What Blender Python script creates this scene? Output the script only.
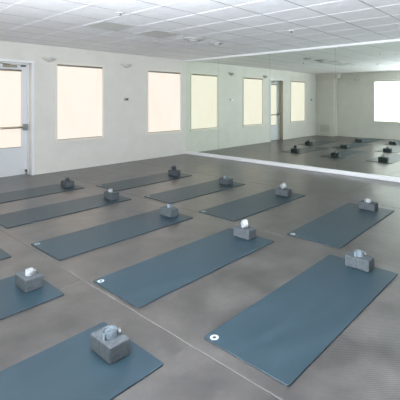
import bpy, bmesh, math, random
from mathutils import Vector, Matrix
random.seed(7)
for o in list(bpy.data.objects): bpy.data.objects.remove(o)
scn = bpy.context.scene
C = scn.collection

# ---------------------------------------------------------------- camera
cam_d = bpy.data.cameras.new('camera')
cam = bpy.data.objects.new('camera', cam_d); C.objects.link(cam)
F_PX = 384.87
cam_d.sensor_width = 36; cam_d.lens = 36 * F_PX / 400
cam_d.shift_x = -(231.08 - 200) / 400
cam_d.shift_y = -(200 - 100.31) / 400
cam_d.clip_start = .05
cam.location = (0, 0, 1.56)
cam.rotation_euler = (math.pi / 2, 0, .7126 - math.pi / 2)
scn.camera = cam

# ---------------------------------------------------------------- world, light, exposure
scn.view_settings.view_transform = 'Standard'
scn.view_settings.look = 'None'
scn.view_settings.exposure = 0.0
scn.view_settings.gamma = 1
w = bpy.data.worlds.new('world'); scn.world = w; w.use_nodes = True
bg = w.node_tree.nodes['Background']
bg.inputs[0].default_value = (.75, .87, 1, 1); bg.inputs[1].default_value = 1.0

XM, YW, H, XB, YR = 7.652, 8.36, 2.734, -.45, -3.6      # mirror face, window wall, ceiling, back wall, right wall

def area(name, loc, direction, sx, sy, energy, col):
    l = bpy.data.lights.new(name, 'AREA'); l.shape = 'RECTANGLE'; l.size = sx; l.size_y = sy
    l.energy = energy; l.color = col
    o = bpy.data.objects.new(name, l); C.objects.link(o); o.location = loc
    o.rotation_euler = Vector(direction).to_track_quat('-Z', 'Y').to_euler(); return o
# back daylight strengthened by lamps out of view; side wall lamps are added fill
UP = .8    # upward tilt added to the lamps to brighten ceiling, spare near floor
area('back_daylight_fill', (XB + .24, 1.75, 1.60), (1, 0, UP), 2.3, .8, 520, (.89, .945, 1))
area('back_far_daylight_fill', (XB + .24, -1.6, 1.60), (1, 0, UP), 2.2, .8, 40, (.89, .945, 1))
area('added_side_fill', (1.9, YR + .24, 1.60), (0, 1, UP), 2.2, .8, 22, (.95, .97, 1))
area('added_side_far_fill', (5.2, YR + .24, 1.60), (0, 1, UP), 2.2, .8, 22, (.95, .97, 1))

# ---------------------------------------------------------------- materials
def mat(name, col, rough=.6, metal=0, spec=.5, emit=None, es=0):
    m = bpy.data.materials.new(name); m.use_nodes = True
    b = m.node_tree.nodes['Principled BSDF']
    b.inputs['Base Color'].default_value = (*col, 1); b.inputs['Roughness'].default_value = rough
    b.inputs['Metallic'].default_value = metal; b.inputs['Specular IOR Level'].default_value = spec
    if emit:
        b.inputs['Emission Color'].default_value = (*emit, 1); b.inputs['Emission Strength'].default_value = es
    return m
def nd(m, t, **kw):
    n = m.node_tree.nodes.new(t)
    for k, v in kw.items(): setattr(n, k, v)
    return n
def mottle(m, c0, c1, scale, detail=4, bump=0, bscale=None, stretch=None, lo=.35, hi=.65, rough=None):
    """noise driven colour between c0 and c1, optional fine bump"""
    nt = m.node_tree; b = nt.nodes['Principled BSDF']
    tc = nd(m, 'ShaderNodeTexCoord'); mp = nd(m, 'ShaderNodeMapping')
    nt.links.new(tc.outputs['Object'], mp.inputs[0])
    if stretch: mp.inputs['Scale'].default_value = stretch
    n = nd(m, 'ShaderNodeTexNoise'); n.inputs['Scale'].default_value = scale; n.inputs['Detail'].default_value = detail
    nt.links.new(mp.outputs[0], n.inputs['Vector'])
    r = nd(m, 'ShaderNodeValToRGB')
    r.color_ramp.elements[0].color = (*c0, 1); r.color_ramp.elements[1].color = (*c1, 1)
    r.color_ramp.elements[0].position = lo; r.color_ramp.elements[1].position = hi
    nt.links.new(n.outputs[0], r.inputs[0]); nt.links.new(r.outputs[0], b.inputs['Base Color'])
    if rough:
        mr = nd(m, 'ShaderNodeMapRange'); mr.inputs['To Min'].default_value, mr.inputs['To Max'].default_value = rough
        nt.links.new(n.outputs[0], mr.inputs[0]); nt.links.new(mr.outputs[0], b.inputs['Roughness'])
    if bump:
        n2 = nd(m, 'ShaderNodeTexNoise'); n2.inputs['Scale'].default_value = bscale
        nt.links.new(tc.outputs['Object'], n2.inputs['Vector'])
        bp = nd(m, 'ShaderNodeBump'); bp.inputs['Strength'].default_value = bump; bp.inputs['Distance'].default_value = .003
        nt.links.new(n2.outputs[0], bp.inputs['Height']); nt.links.new(bp.outputs[0], b.inputs['Normal'])
    return m
M = {}
M['wall'] = mottle(mat('painted_wall', (.7, .7, .68), .6), (.71, .69, .65), (.745, .725, .685), 3, bump=.12, bscale=90)
M['ceil'] = mottle(mat('ceiling_tile', (.8, .8, .82), .9), (.82, .815, .84), (.87, .865, .885), 9, 8, bump=.3, bscale=220)
M['tbar'] = mat('ceiling_grid_metal', (.55, .55, .56), .4)
M['runner_shaded'] = mat('shaded_runner_metal', (.40, .40, .42), .3, .35)  # runners coloured darker to paint in the shade of the grooves
M['trim'] = mat('cream_trim', (.80, .76, .68), .5)
M['white'] = mat('white_paint', (.84, .85, .86), .4)
M['door'] = mat('white_door_paint', (.74, .76, .78), .4)
M['roller'] = mat('shade_roller_metal', (.30, .27, .23), .4, .3)
M['hem'] = mat('shade_hem_bar', (.48, .44, .40), .5)
M['bronze'] = mat('tan_satin_metal', (.42, .37, .29), .35, .7)
M['steel'] = mat('steel', (.34, .35, .36), .35, .9)
M['darkmetal'] = mat('dark_fitting', (.06, .06, .06), .45)
M['sconce'] = mat('sconce_shell', (.62, .61, .57), .45)
M['grille'] = mat('return_grille', (.42, .42, .40), .6)
M['grille_dark'] = mat('grille_hollow', (.2, .2, .19), .8)
M['mirror'] = mat('mirror_glass', (.885, .955, .87), .0, 1)
M['mirror_edge'] = mat('mirror_edge', (.15, .22, .19), .3)
M['logo'] = mat('white_print', (.42, .46, .48), .5)
M['logo_dark'] = mat('slate_print', (.12, .19, .24), .5)
M['cotton'] = mottle(mat('white_cotton_webbing', (.8, .82, .84), .9), (.34, .36, .38), (.46, .48, .50), 60, bump=.4, bscale=500)
M['cotton_blue'] = mottle(mat('pale_blue_webbing', (.5, .6, .68), .9), (.13, .17, .20), (.21, .25, .28), 60, bump=.4, bscale=500)
M['cotton_shaded'] = mottle(mat('shaded_webbing', (.08, .12, .15), .9), (.03, .045, .06), (.06, .08, .10), 60, bump=.4, bscale=500)  # shade at the back of the room put into the webbing colour
M['block'] = mottle(mat('recycled_foam', (.25, .26, .27), .8), (.048, .058, .066), (.076, .089, .098), 45, 8, bump=.4, bscale=160)

def glass():
    m = bpy.data.materials.new('window_glass'); m.use_nodes = True
    b = m.node_tree.nodes['Principled BSDF']
    b.inputs['Transmission Weight'].default_value = 1; b.inputs['Roughness'].default_value = 0; b.inputs['IOR'].default_value = 1.1
    return m
M['glass'] = glass()

def shade_mat(name, c, strength, weave):
    """daylight glowing through a roller shade; a faint uneven weave"""
    m = mat(name, (.8, .78, .74), .9)
    nt = m.node_tree; b = nt.nodes['Principled BSDF']
    tc = nd(m, 'ShaderNodeTexCoord'); mp = nd(m, 'ShaderNodeMapping'); mp.inputs['Scale'].default_value = weave
    n = nd(m, 'ShaderNodeTexNoise'); n.inputs['Scale'].default_value = 1; n.inputs['Detail'].default_value = 3
    nt.links.new(tc.outputs['Object'], mp.inputs[0]); nt.links.new(mp.outputs[0], n.inputs['Vector'])
    r = nd(m, 'ShaderNodeValToRGB'); r.color_ramp.elements[0].position = .3; r.color_ramp.elements[1].position = .7
    r.color_ramp.elements[0].color = (c[0] * .97, c[1] * .93, c[2] * .88, 1); r.color_ramp.elements[1].color = (*c, 1)
    nt.links.new(n.outputs[0], r.inputs[0]); nt.links.new(r.outputs[0], b.inputs['Emission Color'])
    b.inputs['Emission Strength'].default_value = strength
    b.inputs['Base Color'].default_value = (.25, .24, .22, 1)
    return m
M['shade_warm'] = shade_mat('cream_shade_fabric', (1, .915, .82), .84, (3, 3, .8))
M['shade_cool'] = shade_mat('pale_shade_fabric', (.93, .97, 1), 3.0, (.3, .3, 2.2))

def mat_rubber():
    m = mat('slate_blue_mat_rubber', (.08, .15, .2), .5)
    mottle(m, (.013, .033, .046), (.019, .042, .058), 5, 5, bump=.25, bscale=260, stretch=(.5, 1.6, 1), rough=(.36, .46))
    m.node_tree.nodes['Principled BSDF'].inputs['IOR'].default_value = 1.6
    return m
M['yogamat'] = mat_rubber()
M['mat_side'] = mat('mat_edge_rubber', (.022, .034, .042), .7)

def floor_mat():
    m = mat('grey_rubber_floor', (.2, .19, .18), .45)
    nt = m.node_tree; b = nt.nodes['Principled BSDF']; L = nt.links.new
    tc = nd(m, 'ShaderNodeTexCoord')
    def noise(scale, det, seed=0):
        n = nd(m, 'ShaderNodeTexNoise'); n.inputs['Scale'].default_value = scale; n.inputs['Detail'].default_value = det
        n.inputs['Roughness'].default_value = .62
        mp = nd(m, 'ShaderNodeMapping'); mp.inputs['Location'].default_value = (seed, seed, 0)
        L(tc.outputs['Object'], mp.inputs[0]); L(mp.outputs[0], n.inputs['Vector']); return n
    a = noise(3.2, 7); r = nd(m, 'ShaderNodeValToRGB')
    r.color_ramp.elements[0].position = .36; r.color_ramp.elements[1].position = .66
    r.color_ramp.elements[0].color = (.036, .033, .031, 1); r.color_ramp.elements[1].color = (.094, .087, .082, 1)
    L(a.outputs[0], r.inputs[0])
    g = noise(30, 6, 5); r2 = nd(m, 'ShaderNodeValToRGB')
    r2.color_ramp.elements[0].position = .25; r2.color_ramp.elements[1].position = .75
    r2.color_ramp.elements[0].color = (.70, .70, .71, 1); r2.color_ramp.elements[1].color = (1, 1, 1, 1)
    L(g.outputs[0], r2.inputs[0])
    mx = nd(m, 'ShaderNodeMix', data_type='RGBA', blend_type='MULTIPLY'); mx.inputs[0].default_value = 1
    L(r.outputs[0], mx.inputs[6]); L(r2.outputs[0], mx.inputs[7]); L(mx.outputs[2], b.inputs['Base Color'])
    mr = nd(m, 'ShaderNodeMapRange'); mr.inputs['To Min'].default_value = .27; mr.inputs['To Max'].default_value = .36; b.inputs['IOR'].default_value = 2.15
    L(g.outputs[0], mr.inputs[0]); L(mr.outputs[0], b.inputs['Roughness'])
    # raised studs in the embossed tiles (towards the side wall), fine grain everywhere
    sep = nd(m, 'ShaderNodeSeparateXYZ'); L(tc.outputs['Object'], sep.inputs[0])
    def mth(op, x, y=None):
        n = nd(m, 'ShaderNodeMath', operation=op)
        for i, v in enumerate((x, y)):
            if v is None: continue
            if isinstance(v, (int, float)): n.inputs[i].default_value = v
            else: L(v, n.inputs[i])
        return n.outputs[0]
    k = 2 * math.pi / .022
    sx = mth('SINE', mth('MULTIPLY', sep.outputs[0], k)); sy = mth('SINE', mth('MULTIPLY', sep.outputs[1], k))
    stud = mth('MAXIMUM', mth('MULTIPLY', sx, sy), 0)
    msk = nd(m, 'ShaderNodeMapRange'); msk.inputs['From Min'].default_value = 1.55; msk.inputs['From Max'].default_value = .55
    L(sep.outputs[1], msk.inputs[0])
    msx = nd(m, 'ShaderNodeMapRange'); msx.inputs['From Min'].default_value = 1.7; msx.inputs['From Max'].default_value = 2.6
    L(sep.outputs[0], msx.inputs[0])
    studm = mth('MULTIPLY', mth('MULTIPLY', stud, msk.outputs[0]), msx.outputs[0])
    fine = noise(170, 2, 9)
    hgt = mth('ADD', mth('MULTIPLY', studm, 6.0), mth('MULTIPLY', fine.outputs[0], .2))
    bp = nd(m, 'ShaderNodeBump'); bp.inputs['Strength'].default_value = .3; bp.inputs['Distance'].default_value = .003
    L(hgt, bp.inputs['Height']); L(bp.outputs[0], b.inputs['Normal'])
    return m
M['floor'] = floor_mat()
M['seam'] = mat('pale_floor_seam', (.125, .118, .11), .5)
M['seam_faint'] = mat('faint_floor_seam', (.12, .115, .11), .5)

# ---------------------------------------------------------------- mesh helpers
def box(bm, x0, x1, y0, y1, z0, z1, bev=0, seg=1, mi=0):
    r = bmesh.ops.create_cube(bm, size=1)
    vs = r['verts']
    for v in vs:
        v.co = Vector(((x0 + x1) / 2 + v.co.x * (x1 - x0), (y0 + y1) / 2 + v.co.y * (y1 - y0), (z0 + z1) / 2 + v.co.z * (z1 - z0)))
    fs = set(f for v in vs for f in v.link_faces)
    for f in fs: f.material_index = mi
    if bev:
        es = list(set(e for v in vs for e in v.link_edges))
        r = bmesh.ops.bevel(bm, geom=es, offset=bev, segments=seg, profile=.5, affect='EDGES')
        for f in r['faces']: f.material_index = mi
def cyl(bm, p0, p1, r, n=20, r2=None, mi=0, cap=True):
    p0, p1 = Vector(p0), Vector(p1); d = p1 - p0
    q = d.to_track_quat('Z', 'Y'); mt = Matrix.Translation((p0 + p1) / 2) @ q.to_matrix().to_4x4()
    res = bmesh.ops.create_cone(bm, cap_ends=cap, segments=n, radius1=r, radius2=r if r2 is None else r2, depth=d.length, matrix=mt)
    for f in set(f for v in res['verts'] for f in v.link_faces):
        f.material_index = mi; f.smooth = len(f.verts) == 4
def tube(bm, pts, r, n=8, closed=False):
    pts = [Vector(p) for p in pts]; rings = []
    for i, p in enumerate(pts):
        a = pts[(i - 1) % len(pts)] if closed or i else p
        b = pts[(i + 1) % len(pts)] if closed or i < len(pts) - 1 else p
        q = (b - a).to_track_quat('Z', 'Y')
        rings.append([bm.verts.new(p + q @ Vector((r * math.cos(t), r * math.sin(t), 0))) for t in [2 * math.pi * k / n for k in range(n)]])
    rng = range(len(pts)) if closed else range(len(pts) - 1)
    for i in rng:
        A, B = rings[i], rings[(i + 1) % len(pts)]
        for k in range(n):
            f = bm.faces.new((A[k], A[(k + 1) % n], B[(k + 1) % n], B[k])); f.smooth = True
    if not closed:
        bm.faces.new(rings[0][::-1]); bm.faces.new(rings[-1])
def ribbon(bm, pts, nrm, width_dir, w, t):
    """flat strap through pts; nrm = thickness direction per point"""
    wd = Vector(width_dir).normalized() * w / 2; R = []
    for p, n in zip(pts, nrm):
        p = Vector(p); n = Vector(n).normalized() * t / 2
        R.append([bm.verts.new(p + wd + n), bm.verts.new(p - wd + n), bm.verts.new(p - wd - n), bm.verts.new(p + wd - n)])
    for A, B in zip(R, R[1:]):
        for k in range(4):
            bm.faces.new((A[k], A[(k + 1) % 4], B[(k + 1) % 4], B[k]))
    bm.faces.new(R[0][::-1]); bm.faces.new(R[-1])
def link(name, bm, mats, parent=None, loc=None):
    bmesh.ops.recalc_face_normals(bm, faces=bm.faces)
    me = bpy.data.meshes.new(name); bm.to_mesh(me); bm.free()
    for m in (mats if isinstance(mats, (list, tuple)) else [mats]): me.materials.append(m)
    o = bpy.data.objects.new(name, me); C.objects.link(o)
    if parent: o.parent = parent
    if loc: o.location = loc
    return o
def struct(name, bm, mats):
    o = link(name, bm, mats); o['kind'] = 'structure'; return o
def empty(name, loc=(0, 0, 0), rz=0):
    o = bpy.data.objects.new(name, None); C.objects.link(o); o.location = loc; o.rotation_euler = (0, 0, rz); o.empty_display_size = .1
    return o
def tag(o, label, cat, group=None):
    o['label'] = label; o['category'] = cat
    if group: o['group'] = group
    return o
def dup(root, loc, rz, name=None):
    r = root.copy(); C.objects.link(r); r.location = loc; r.rotation_euler = (0, 0, rz)
    for ch in list(root.children):
        c = ch.copy(); C.objects.link(c); c.parent = r
        for g in list(ch.children):
            d = g.copy(); C.objects.link(d); d.parent = c
    return r

# ---------------------------------------------------------------- structure: floor, ceiling, walls
bm = bmesh.new()
box(bm, XB - .2, XM + .2, YR - .2, YW + .4, -.1, 0)
for x in (-.36, 1.69, 3.745, 5.79): box(bm, x - .0045, x + .0045, YR, YW, -.001, .0012, mi=1)
box(bm, XB, 1.6855, 3.1355, 3.1445, -.001, .001, mi=2)
box(bm, 3.75, 5.785, 2.755, 2.762, -.001, .001, mi=2)
box(bm, 5.795, XM, 2.755, 2.762, -.001, .001, mi=2)
struct('floor', bm, [M['floor'], M['seam'], M['seam_faint']])

bm = bmesh.new()
box(bm, XB - .2, XM + .2, YR - .2, YW + .4, H + .012, H + .12, mi=1)
GX, GY, gx0, gy0 = .61, .655, 2.43, 2.47
xs = [XB] + [gx0 + GX * k for k in range(-4, 9) if XB + .05 < gx0 + GX * k < XM] + [XM]
ys = [YR] + [gy0 + GY * k for k in range(-9, 9) if YR + .05 < gy0 + GY * k < YW - .05] + [YW]
for a, b in zip(xs, xs[1:]):
    for c, d in zip(ys, ys[1:]):
        box(bm, a + .007, b - .007, c + .007, d - .007, H - .001, H + .013, bev=.003, mi=0)
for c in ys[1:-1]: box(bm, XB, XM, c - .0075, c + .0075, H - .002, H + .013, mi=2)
for a in xs[1:-1]: box(bm, a - .005, a + .005, YR, YW, H + .004, H + .013, mi=1)
struct('ceiling', bm, [M['ceil'], M['tbar'], M['runner_shaded']])

def wall_with_holes(name, axis, p0, p1, a0, a1, holes):
    """axis 'Y': wall in plane Y (p0..p1 thickness), spanning X a0..a1"""
    bm = bmesh.new(); Z0, Z1 = 0, H + .02
    cuts = sorted(set([a0, a1] + [h[0] for h in holes] + [h[1] for h in holes]))
    for a, b in zip(cuts, cuts[1:]):
        hs = [h for h in holes if h[0] <= a and h[1] >= b]
        zz = [(Z0, Z1)] if not hs else [z for z in [(Z0, hs[0][2]), (hs[0][3], Z1)] if z[1] > z[0] + 1e-4]
        for z0, z1 in zz:
            if axis == 'Y': box(bm, a, b, p0, p1, z0, z1)
            else: box(bm, p0, p1, a, b, z0, z1)
    bmesh.ops.remove_doubles(bm, verts=bm.verts, dist=1e-5)
    return struct(name, bm, M['wall'])
WZ0, WZ1 = .655, 2.375
wins = [(3.85, 4.985), (6.28, 7.455), (.80, 1.94)]
door_o = (2.50, 3.37)
wall_with_holes('wall_far', 'Y', YW, YW + .25, XB - .2, XM + .2, [(a, b, WZ0, WZ1) for a, b in wins] + [(door_o[0], 3.345, 0, 2.335)])
bwins = [(3.55, 5.88), (.60, 2.90), (-2.7, -.5)]
wall_with_holes('wall_back', 'X', XB - .2, XB, YR, YW, [(a, b, .67, 2.37) for a, b in bwins])
swins = [(.8, 3.0), (4.1, 6.3)]  # unseen side windows, added to go with the fill lamps
wall_with_holes('wall_side', 'Y', YR - .2, YR, XB, XM, [(a, b, .67, 2.37) for a, b in swins])
bm = bmesh.new(); box(bm, XM + .014, XM + .2, YR - .2, YW, 0, H + .02); struct('wall_mirror_side', bm, M['wall'])

# corner pilaster with a wider cap
bm = bmesh.new(); box(bm, XB, -.17, 7.50, YW, 0, 2.50, bev=.004); struct('trim_1', bm, M['wall'])
bm = bmesh.new(); box(bm, XB, -.12, 7.30, YW, 2.50, H, bev=.004); struct('trim_2', bm, M['wall'])
# white skirting under the mirrors and the trim above them
bm = bmesh.new(); box(bm, XM - .030, XM + .02, YR, YW, 0, .085, bev=.004); struct('baseboard_mirror', bm, M['white'])
bm = bmesh.new(); box(bm, XM - .035, XM + .02, YR, YW, 2.685, H, bev=.003); struct('trim_3', bm, M['white'])

# mirrors
ym = [8.352, 7.06, 5.37, 3.68, 1.99, .30, -1.39, -3.08]
pl = ['tall mirror panel in the room corner next to the window wall', 'second tall mirror panel from the room corner, reflecting windows and the door',
      'third tall mirror panel from the corner, reflecting the corner column with its vent', 'tall mirror panel at the right edge, reflecting the bright back window',
      'tall mirror panel beyond the right edge of the view, first one', 'tall mirror panel beyond the right edge of the view, second one', 'tall mirror panel farthest from the windows']
for i, (a, b) in enumerate(zip(ym, ym[1:])):
    bm = bmesh.new(); box(bm, XM, XM + .012, b + .0025, a - .0025, .087, 2.683, mi=1)
    for f in bm.faces:
        if f.calc_center_median().x < XM + .001: f.material_index = 0
    tag(link('mirror_panel', bm, [M['mirror'], M['mirror_edge']]), pl[i], 'mirror', 'mirror panels along the wall')

# ---------------------------------------------------------------- windows, shades
def window(n, wall, a, b, z0, z1, p, d):
    """wall 'Y': plane Y=p opening outwards in +Y*d ; wall 'X' the same with X"""
    root = empty('window_%d' % n, ((a + b) / 2, p, z0) if wall == 'Y' else (p, (a + b) / 2, z0)); root['kind'] = 'structure'
    ox, oy, oz = root.location
    def bx(bm, a0, a1, q0, q1, zz0, zz1, bev=0):
        q0, q1 = sorted((p + d * q0, p + d * q1))
        if wall == 'Y': box(bm, a0 - ox, a1 - ox, q0 - oy, q1 - oy, zz0 - oz, zz1 - oz, bev)
        else: box(bm, q0 - ox, q1 - ox, a0 - oy, a1 - oy, zz0 - oz, zz1 - oz, bev)
    t = .035
    bm = bmesh.new()
    bx(bm, a - .022, a + t * .6, -.014, .05, z0 + .031, z1 - t * .7 - .001, .003); bx(bm, b - t * .6, b + .022, -.014, .05, z0 + .031, z1 - t * .7 - .001, .003)
    bx(bm, a - .022, b + .022, -.014, .05, z1 - t * .7, z1 + .022, .003)
    link('window_frame', bm, M['trim'], root)
    bm = bmesh.new(); bx(bm, a - .02, b + .02, -.03, .06, z0 - .02, z0 + .03, .004); link('window_sill', bm, M['trim'], root)
    bm = bmesh.new(); bx(bm, a + .01, b - .01, .15, .156, z0 + .02, z1 - .02); link('window_pane', bm, M['glass'], root)
    return root
def shade(wall, a, b, z0, z1, p, d, m, label, group=None, rollz=.035):
    root = empty('roller_shade', ((a + b) / 2, p, z0) if wall == 'Y' else (p, (a + b) / 2, z0))
    tag(root, label, 'window shade', group)
    ox, oy, oz = root.location
    def bx(bm, a0, a1, q0, q1, zz0, zz1, bev=0):
        q0, q1 = sorted((p + d * q0, p + d * q1))
        if wall == 'Y': box(bm, a0 - ox, a1 - ox, q0 - oy, q1 - oy, zz0 - oz, zz1 - oz, bev)
        else: box(bm, q0 - ox, q1 - ox, a0 - oy, a1 - oy, zz0 - oz, zz1 - oz, bev)
    bm = bmesh.new(); bx(bm, a, b, .012, .016, z0 + .012, z1 - .02)
    link('shade_fabric', bm, m, root)
    bm = bmesh.new(); zc = z1 - rollz / 2 - oz
    if wall == 'Y': cyl(bm, (a - ox, .005 * d, zc), (b - ox, .005 * d, zc), rollz / 2, 16)
    else: cyl(bm, (.005 * d, a - oy, zc), (.005 * d, b - oy, zc), rollz / 2, 16)
    link('shade_roller', bm, M['roller'], root)
    bm = bmesh.new(); bx(bm, a, b, .004, .020, z0, z0 + .018, .003); link('hem_bar', bm, M['hem'], root)
    return root
SG = None
wl = ['cream roller shade glowing in the window just right of the door', 'cream roller shade glowing in the window next to the room corner and mirror',
      'cream roller shade in the window beyond the door, seen only in the mirror']
for i, (a, b) in enumerate(wins):
    window(i + 1, 'Y', a, b, WZ0, WZ1, YW, 1)
    shade('Y', a + .024, b - .024, WZ0 + .032, WZ1 - .028, YW, 1, M['shade_warm'], wl[i])
bl = ['pale bluish white roller shade in the large back window reflected at the right',
      'pale roller shade pulled over the back window behind the camera', 'pale roller shade in the back window nearest the side wall']
for i, (a, b) in enumerate(bwins):
    window(4 + i, 'X', a, b, .67, 2.37, XB, -1)
    if i == 0: shade('X', a + .024, b - .024, .702, 2.34, XB, -1, M['shade_cool'], bl[i], rollz=.025)
for i, (a, b) in enumerate(swins):
    window(7 + i, 'Y', a, b, .67, 2.37, YR, -1)

# ---------------------------------------------------------------- door in its recess
root = empty('door_1', (door_o[1], YW + .2, 0)); root['kind'] = 'structure'
def rel(bm, x0, x1, y0, y1, z0, z1, bev=0): box(bm, x0 - door_o[1], x1 - door_o[1], y0 - YW - .2, y1 - YW - .2, z0, z1, bev)
bm = bmesh.new(); Y1 = YW + .20
rel(bm, 2.555, 2.70, Y1, Y1 + .045, .01, 2.30, .003); rel(bm, 3.19, 3.328, Y1, Y1 + .045, .01, 2.30, .003)
rel(bm, 2.70, 3.19, Y1, Y1 + .045, .01, .60, .003); rel(bm, 2.70, 3.19, Y1, Y1 + .045, 2.17, 2.30, .003)
link('door_leaf', bm, M['door'], root)
bm = bmesh.new(); rel(bm, 2.70, 3.19, Y1 + .02, Y1 + .026, .60, 2.17); link('door_pane', bm, M['glass'], root)
bm = bmesh.new()
rel(bm, door_o[0], 2.55, YW + .16, YW + .25, 0, 2.36, .003); rel(bm, 3.33, door_o[1], YW + .16, YW + .25, 0, 2.36, .003)
rel(bm, door_o[0], 3.37, YW + .16, YW + .25, 2.305, 2.36, .003)
rel(bm, 3.340, 3.385, YW - .014, YW + .05, 0, 2.329, .003); rel(bm, door_o[0] - .02, 3.385, YW - .014, YW + .05, 2.33, 2.375, .003)
link('door_frame', bm, M['white'], root)
bm = bmesh.new()
rel(bm, door_o[0] - .005, door_o[0] + .004, YW, YW + .16, 0, 2.36)
link('door_jamb', bm, M['bronze'], root)
bm = bmesh.new()
cyl(bm, (2.60 - door_o[1], -.065, 1.0), (3.27 - door_o[1], -.065, 1.0), .021, 12)
bar = link('panic_bar', bm, M['bronze'], root)
bm = bmesh.new(); rel(bm, 3.235, 3.315, Y1 - .085, Y1 - .001, .935, 1.065, .006); link('latch_case', bm, M['steel'], bar)
bm = bmesh.new(); rel(bm, 2.565, 2.625, Y1 - .085, Y1 - .001, .95, 1.05, .006); link('hinge_case', bm, M['steel'], bar)
bm = bmesh.new()
rel(bm, 2.86, 3.12, Y1 - .05, Y1 - .001, 2.235, 2.285, .006)
cyl(bm, (2.98 - door_o[1], -.03, 2.29), (2.70 - door_o[1], -.12, 2.31), .010, 8)
link('door_closer', bm, M['bronze'], root)
bm = bmesh.new(); rel(bm, 3.20, 3.30, Y1 - .02, Y1 - .001, 2.262, 2.292, .004); link('top_latch', bm, M['darkmetal'], root)
bm = bmesh.new()
cyl(bm, (3.30 - door_o[1], -.025, .02), (3.30 - door_o[1], -.025, .10), .010, 10); rel(bm, 3.28, 3.32, Y1 - .03, Y1 - .001, .07, .11, .004)
link('foot_bolt', bm, M['darkmetal'], root)
# shade over the door glass hangs on the door
sh = empty('roller_shade', (2.95, Y1 - .01, .585)); tag(sh, 'cream roller shade glowing over the glass of the white door', 'window shade')
bm = bmesh.new(); box(bm, -.25, .25, -.003, .001, .015, 1.575); link('shade_fabric', bm, M['shade_warm'], sh)
bm = bmesh.new(); cyl(bm, (-.255, -.012, 1.59), (.255, -.012, 1.59), .019, 16); link('shade_roller', bm, M['roller'], sh)
bm = bmesh.new(); box(bm, -.25, .25, -.009, .003, -.003, .015, .003); link('hem_bar', bm, M['hem'], sh)

# ---------------------------------------------------------------- wall fittings
def sconce_mesh():
    """half-bowl: flat open top, rounded belly tapering out to both tips"""
    bm = bmesh.new(); W2, Hh, D = .17, .085, .11; nu, nv = 24, 10; g = []
    for i in range(nu + 1):
        u = -1 + 2 * i / nu; s = max(0, 1 - abs(u) ** 1.6); row = []
        for j in range(nv + 1):
            a = math.pi / 2 * j / nv
            row.append(bm.verts.new((u * W2, -D * (s ** .8) * math.cos(a) - .004, -Hh * s * math.sin(a))))
        g.append(row)
    for i in range(nu):
        for j in range(nv):
            f = bm.faces.new((g[i][j], g[i + 1][j], g[i + 1][j + 1], g[i][j + 1])); f.smooth = True
    bmesh.ops.remove_doubles(bm, verts=bm.verts, dist=1e-5)
    return bm
def sconce(loc, rz, label):
    r = empty('wall_sconce', loc, rz); tag(r, label, 'wall light')
    s = link('sconce_bowl', sconce_mesh(), M['sconce'], r); md = s.modifiers.new('s', 'SOLIDIFY'); md.thickness = .004
    bm = bmesh.new(); box(bm, -.045, .045, -.018, -.001, -.06, .005, .004)
    cyl(bm, (-.015, -.03, -.01), (-.015, -.09, .006), .022, 16, r2=.016)
    link('lamp_holder', bm, M['white'], r)
sconce((3.70, YW, 2.465), 0, 'small half-bowl wall light between the door and the first window')
sconce((5.62, YW, 2.465), 0, 'small half-bowl wall light between the two windows')
sconce((XB, 6.58, 2.465), math.pi / 2, 'small half-bowl wall light on the back wall, seen only in the mirror')

def thermostat(loc, label):
    r = empty('thermostat', loc); tag(r, label, 'thermostat')
    bm = bmesh.new(); box(bm, -.065, .065, -.022, -.001, -.035, .035, .006, 2); link('housing', bm, M['steel'], r)
    bm = bmesh.new(); box(bm, -.030, .042, -.026, -.021, -.022, .022, .002); link('dark_display', bm, M['darkmetal'], r)
thermostat((5.62, YW, 1.585), 'small dark wall thermostat between the two windows at eye height')
thermostat((.26, YW, 1.585), 'small dark wall thermostat beyond the door, seen in the mirror beside the corner column')

# vent low on the pilaster
v = empty('wall_vent', (-.17, 7.92, .16)); tag(v, 'white louvred air vent low on the corner column, seen in the mirror', 'vent')
bm = bmesh.new()
box(bm, .001, .012, -.26, .26, 0, .02); box(bm, .001, .012, -.26, .26, .33, .35); box(bm, .001, .012, -.26, -.24, 0.02, .33); box(bm, .001, .012, .24, .26, 0.02, .33)
link('vent_frame', bm, M['trim'], v)
bm = bmesh.new()
for k in range(9): box(bm, .003, .010, -.24, .24, .035 + k * .033, .050 + k * .033)
link('louvres', bm, M['sconce'], v)
bm = bmesh.new(); box(bm, .0005, .002, -.24, .24, .02, .33); link('hollow_backing', bm, M['sconce'], v)

# ---------------------------------------------------------------- ceiling fittings
def ceil_grille(cx, cy, label):
    r = empty('ceiling_vent', (cx, cy, H)); tag(r, label, 'vent', 'square air vents in the ceiling')
    a, b = GX / 2 - .012, GY / 2 - .012
    bm = bmesh.new()
    box(bm, -a, a, -b, -b + .03, -.010, -.0015); box(bm, -a, a, b - .03, b, -.010, -.0015); box(bm, -a, -a + .03, -b + .03, b - .03, -.010, -.0015); box(bm, a - .03, a, -b + .03, b - .03, -.010, -.0015)
    link('vent_frame', bm, M['tbar'], r)
    bm = bmesh.new(); n = 22
    for k in range(n):
        y = -b + .04 + (2 * b - .08) * k / (n - 1); box(bm, -a + .03, a - .03, y - .006, y + .006, -.009, -.003)
    link('vent_slats', bm, M['grille'], r)
    bm = bmesh.new(); box(bm, -a + .03, a - .03, -b + .03, b - .03, -.003, -.0015); link('dark_backing', bm, M['grille_dark'], r)
def cell(i, j): return (gx0 + GX * (i + .5), gy0 + GY * (j + .5))
ceil_grille(gx0 + GX * 1.5, cell(1, 4)[1], 'grey ceiling air vent nearest the door, first of the square ones')
ceil_grille(4.30, cell(3, 4)[1], 'grey ceiling air vent between the first one and the round diffuser')
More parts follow.
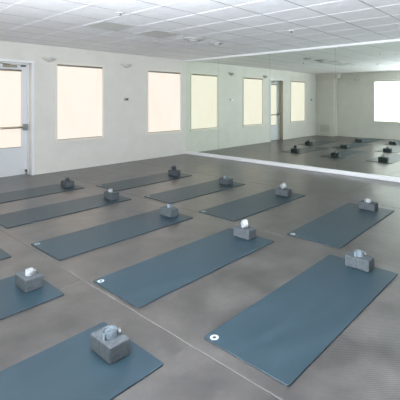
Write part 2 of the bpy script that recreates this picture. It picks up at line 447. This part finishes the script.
def round_fit(cx, cy, r0, label, name='ceiling_diffuser'):
    r = empty(name, (cx, cy, H)); tag(r, label, 'air diffuser' if r0 > .1 else 'sprinkler')
    if r0 > .1:
        bm = bmesh.new(); cyl(bm, (0, 0, -.001), (0, 0, -.012), r0, 40, r2=r0 * .93); link('outer_ring', bm, M['tbar'], r)
        bm = bmesh.new(); cyl(bm, (0, 0, -.012), (0, 0, -.030), r0 * .70, 40, r2=r0 * .62); link('middle_cone', bm, M['grille'], r)
        bm = bmesh.new(); cyl(bm, (0, 0, -.030), (0, 0, -.045), r0 * .42, 32, r2=r0 * .36); link('inner_disc', bm, M['tbar'], r)
    else:
        bm = bmesh.new(); cyl(bm, (0, 0, -.001), (0, 0, -.008), r0, 28, r2=r0 * .85); link('escutcheon', bm, M['white'], r)
        bm = bmesh.new(); cyl(bm, (0, 0, -.008), (0, 0, -.035), .010, 12); cyl(bm, (0, 0, -.035), (0, 0, -.039), .022, 16); link('sprinkler_head', bm, M['steel'], r)
round_fit(5.11, 5.36, .21, 'round grey ceiling air diffuser above the far mats, left of the mirror')
round_fit(5.78, 5.40, .15, 'round white ceiling air diffuser close to the top of the mirror')
round_fit(5.57, 3.47, .07, 'white sprinkler on a ceiling tile above the mirror wall, brightest of them', 'ceiling_sprinkler')
round_fit(4.79, 6.11, .045, 'small sprinkler in the ceiling in front of the second window', 'ceiling_sprinkler')
round_fit(2.93, 4.50, .045, 'small sprinkler in the ceiling beside the first square vent', 'ceiling_sprinkler')

# ---------------------------------------------------------------- yoga mats
ML, MW, MT = 1.80, .66, .009
def mat_mesh():
    bm = bmesh.new(); r = .018; pts = []
    for cx, cy, a0 in ((ML - r, -r, 0), (r, -r, 90), (r, -MW + r, 180), (ML - r, -MW + r, 270)):
        for k in range(6):
            a = math.radians(a0 + k * 18); pts.append((cx + r * math.cos(a), cy + r * math.sin(a)))
    e = .0012
    def ring(z, ins):
        c = (ML / 2, -MW / 2); return [bm.verts.new((x + (c[0] - x) / abs(c[0] - x) * ins if abs(c[0] - x) > 1e-6 else x, y + (c[1] - y) / abs(c[1] - y) * ins, z)) for x, y in pts]
    r0, r1, r2 = ring(.0005, 0), ring(MT - e, 0), ring(MT, e); n = len(pts)
    bm.faces.new(r0[::-1])
    for k in range(n):
        f = bm.faces.new((r0[k], r0[(k + 1) % n], r1[(k + 1) % n], r1[k])); f.material_index = 1
        bm.faces.new((r1[k], r1[(k + 1) % n], r2[(k + 1) % n], r2[k]))
    bm.faces.new(r2)
    return bm
def ring_mesh(bm, r1, r0, z, n=32, cx=0, cy=0):
    a = [bm.verts.new((cx + r1 * math.cos(2 * math.pi * k / n), cy + r1 * math.sin(2 * math.pi * k / n), z)) for k in range(n)]
    if r0 <= 0: bm.faces.new(a); return
    b = [bm.verts.new((cx + r0 * math.cos(2 * math.pi * k / n), cy + r0 * math.sin(2 * math.pi * k / n), z)) for k in range(n)]
    for k in range(n): bm.faces.new((a[k], a[(k + 1) % n], b[(k + 1) % n], b[k]))
proto = empty('yoga_mat')
link('mat_body', mat_mesh(), [M['yogamat'], M['mat_side']], proto)
bm = bmesh.new(); ring_mesh(bm, .028, .013, MT + .0006, cx=.045, cy=-.062)
link('round_logo', bm, M['logo'], proto)
R = math.radians
mats = [  # x, y, rot, label
 (1.788, 1.790, -.25, 'large slate blue yoga mat filling the right foreground'),
 (1.724, 3.067, .17, 'slate blue yoga mat lying across the middle of the floor, left of the foreground one'),
 (1.732, 4.365, .29, 'slate blue yoga mat left of centre, next one behind the middle mat'),
 (1.751, 5.779, .49, 'slate blue yoga mat at the left edge, second one from the window wall'),
 (1.682, 7.103, 0, 'slate blue yoga mat nearest the door and the first window'),
 (3.696, 6.452, .74, 'slate blue yoga mat farthest back, lying below the second window'),
 (3.788, 5.140, -.29, 'slate blue yoga mat in the far row, second from the window wall'),
 (3.770, 3.864, -.30, 'slate blue yoga mat in the far row with its block right of the picture centre'),
 (3.801, 2.438, .88, 'slate blue yoga mat at the right, last one in the row nearest the mirror'),
 (-.337, 3.683, 0, 'slate blue yoga mat cut off by the left edge, under a bright white strap'),
 (-.340, 2.440, 0, 'slate blue yoga mat in the bottom left corner, carrying the nearest block'),
 (-.327, 4.816, 0, 'slate blue yoga mat of which only one blue corner shows at the left edge'),
 (-.340, 6.080, 0, 'slate blue yoga mat outside the left edge, seen only in the mirror'),
]
for i, (x, y, r, lb) in enumerate(mats):
    o = proto if i == 0 else dup(proto, (0, 0, 0), 0)
    o.location = (x, y, 0); o.rotation_euler = (0, 0, R(r)); tag(o, lb, 'yoga mat', 'slate blue yoga mats laid in rows')

# ---------------------------------------------------------------- yoga blocks
def block_mesh():
    bm = bmesh.new(); box(bm, 0, .14, 0, .23, 0, .10, bev=.009, seg=3)
    for f in bm.faces: f.smooth = False
    return bm
bproto = link('yoga_block', block_mesh(), M['block'])
blocks = [  # x, y, rot, mat index, label
 (3.43, 1.325, 0, 'grey foam yoga block on the large right foreground mat'),
 (3.35, 2.635, 0, 'grey foam yoga block on the mat across the middle of the floor'),
 (3.32, 3.92, 0, 'grey foam yoga block on the mat right behind the middle mat'),
 (3.30, 5.30, 0, 'grey foam yoga block on the left edge mat, second one from the window wall'),
 (3.25, 6.64, 1, 'dark looking yoga block in front of the foot of the first window'),
 (5.20, 6.00, 0, 'dark looking yoga block farthest back, below the second window'),
 (5.29, 4.65, -2, 'grey foam yoga block in the far row, second from the window wall'),
 (5.27, 3.36, 0, 'grey foam yoga block right of the picture centre on the far row'),
 (5.36, 1.99, 0, 'grey foam yoga block at the right, on the last mat of the far row'),
 (1.26, 3.265, 0, 'grey foam yoga block at the left edge, carrying a bright white strap'),
 (1.24, 2.005, 0, 'grey foam yoga block nearest the camera, bottom left'),
 (1.25, 4.44, 0, 'grey foam yoga block beyond the left edge, reflected at the far right of the mirror'),
 (1.25, 5.68, 0, 'grey foam yoga block beyond the left edge, farthest one reflected beside the column'),
]
for i, (x, y, r, lb) in enumerate(blocks):
    o = bproto if i == 0 else bproto.copy()
    if i: C.objects.link(o)
    o.location = (x, y, MT); o.rotation_euler = (0, 0, R(r)); tag(o, lb, 'yoga block', 'grey yoga blocks, one per mat')

# ---------------------------------------------------------------- rolled straps with D-rings
def spiral(bm, r0, r1, turns, w, t, steps=26, end=0):
    pts, nr = [], []; n = int(turns * steps)
    for k in range(n + 1):
        a = 2 * math.pi * turns * k / n + end; r = r0 + (r1 - r0) * k / n + .0008 * math.sin(a * 3.1)
        pts.append((r * math.cos(a), r * math.sin(a), 0)); nr.append((math.cos(a), math.sin(a), 0))
    return pts, nr
def make_strap(kind, m):
    """roll lies with its axis along local Z, centred at the origin; kind sets how loose it is"""
    root = empty('yoga_strap'); w, t = (.056 if kind == 'drum' else .042), .0026
    rr = {'tight': (.012, .034, 5), 'loose': (.010, .042, 3.5), 'drum': (.021, .039, 4.6)}[kind]
    bm = bmesh.new(); pts, nr = spiral(bm, rr[0], rr[1], rr[2], w, t)
    # loose tail leaving the roll
    ax, ay = pts[-1][0], pts[-1][1]; ang = 2 * math.pi * rr[2]
    for k in range(1, 7):
        a = ang + k * .16; r = rr[1] + .0022 * k
        pts.append((r * math.cos(a), r * math.sin(a), 0)); nr.append((math.cos(a), math.sin(a), 0))
    ribbon(bm, pts, nr, (0, 0, 1), w, t)
    link('rolled_webbing', bm, m, root)
    # loop of webbing folded across the open side of the roll
    bm = bmesh.new(); p2, n2 = [], []
    if kind == 'drum':
        for k in range(15):
            a = ang + .5 + k * .15; rr2 = rr[1] + .003 + .0006 * k
            p2.append((rr2 * math.cos(a), rr2 * math.sin(a), .004)); n2.append((math.cos(a), math.sin(a), 0))
        ribbon(bm, p2, n2, (0, 0, 1), .030, t); link('folded_end', bm, m, root); p2 = None
    for k in range(15 if p2 is not None else 0):
        a = math.pi * k / 14
        p2.append((.030 * math.cos(a), -.004, w / 2 - .004 + .006 * math.sin(a))); n2.append((math.cos(a) * .6, 0, math.sin(a)))
    if p2 is not None: ribbon(bm, p2, n2, (.25, 1, 0), .009, t); link('folded_end', bm, m, root)
    for dx in (0, .007):
        bm = bmesh.new(); pp = []
        for k in range(13):
            a = -math.pi / 2 + math.pi * k / 12; pp.append((rr[1] + .010 + dx, .020 * math.sin(a), .020 * math.cos(a) - .003))
        tube(bm, pp, .0025, 8, closed=True); link('ring', bm, M['steel'], root)
    return root, rr[1]
protos = {}
def strap(kind, mk, pos, axis, spin, label):
    """pos = point on the block's top under the roll; axis None = lying flat, else heading (deg) of the horizontal roll axis"""
    key = (kind, mk)
    if key not in protos:
        protos[key] = make_strap(kind, M[mk]); root = protos[key][0]
    else: root = dup(protos[key][0], (0, 0, 0), 0)
    rad = protos[key][1] + .004
    if axis is None:
        root.rotation_euler = (0, 0, R(spin)); root.location = (pos[0], pos[1], pos[2] + .0215)
    else:
        A = Vector((math.cos(R(axis)), math.sin(R(axis)), 0)); side = Vector((A.y, -A.x, 0))
        X = side * math.cos(R(spin)) + Vector((0, 0, 1)) * math.sin(R(spin))
        root.rotation_euler = Matrix((X, A.cross(X), A)).transposed().to_euler(); root.location = (pos[0], pos[1], pos[2] + rad)
    tag(root, label, 'yoga strap', 'rolled yoga straps on the blocks'); return root
BT = MT + .10
S = [  # block, kind, material, offset, axis, spin, label
 (0, 'loose', 'cotton_blue', (.07, .12), None, 300, 'loosely coiled pale strap on the right foreground block, metal rings at its side'),
 (1, 'drum', 'cotton', (.06, .11), 155, 5, 'white rolled strap lying on its side on the block of the middle mat'),
 (2, 'tight', 'cotton_blue', (.08, .12), None, 250, 'pale rolled strap on the block of the mat right behind the middle mat'),
 (3, 'tight', 'cotton', (.07, .14), None, 200, 'white rolled strap on the block of the left mat second from the window wall'),
 (4, 'tight', 'cotton_shaded', (.07, .14), None, 20, 'shade-darkened rolled strap on the block below the first window'),
 (5, 'drum', 'cotton_shaded', (.07, .12), 200, 5, 'shade-darkened rolled strap on the farthest block below the second window'),
 (6, 'tight', 'cotton_blue', (.07, .13), None, 300, 'pale grey rolled strap on the far row block just left of the mirror skirting'),
 (7, 'drum', 'cotton', (.07, .12), 165, 5, 'white rolled strap on the far row block right of the picture centre'),
 (8, 'loose', 'cotton', (.07, .12), None, 270, 'white coiled strap on the block of the last far row mat at the right'),
 (9, 'tight', 'cotton', (.07, .10), None, 280, 'bright white rolled strap lying flat on the left edge block, rings at its right'),
 (10, 'loose', 'cotton_blue', (.065, .105), None, 330, 'pale blue rolled strap lying flat on the block nearest the camera'),
 (11, 'tight', 'cotton', (.07, .12), None, 30, 'white rolled strap on a block beyond the left edge, reflected at the far right'),
 (12, 'tight', 'cotton', (.07, .12), None, 60, 'white rolled strap on the farthest block beyond the left edge'),
]
for bi, kind, mk, off, axis, spin, lb in S:
    x, y = blocks[bi][0] + off[0], blocks[bi][1] + off[1]
    strap(kind, mk, (x, y, BT), axis, spin, lb)
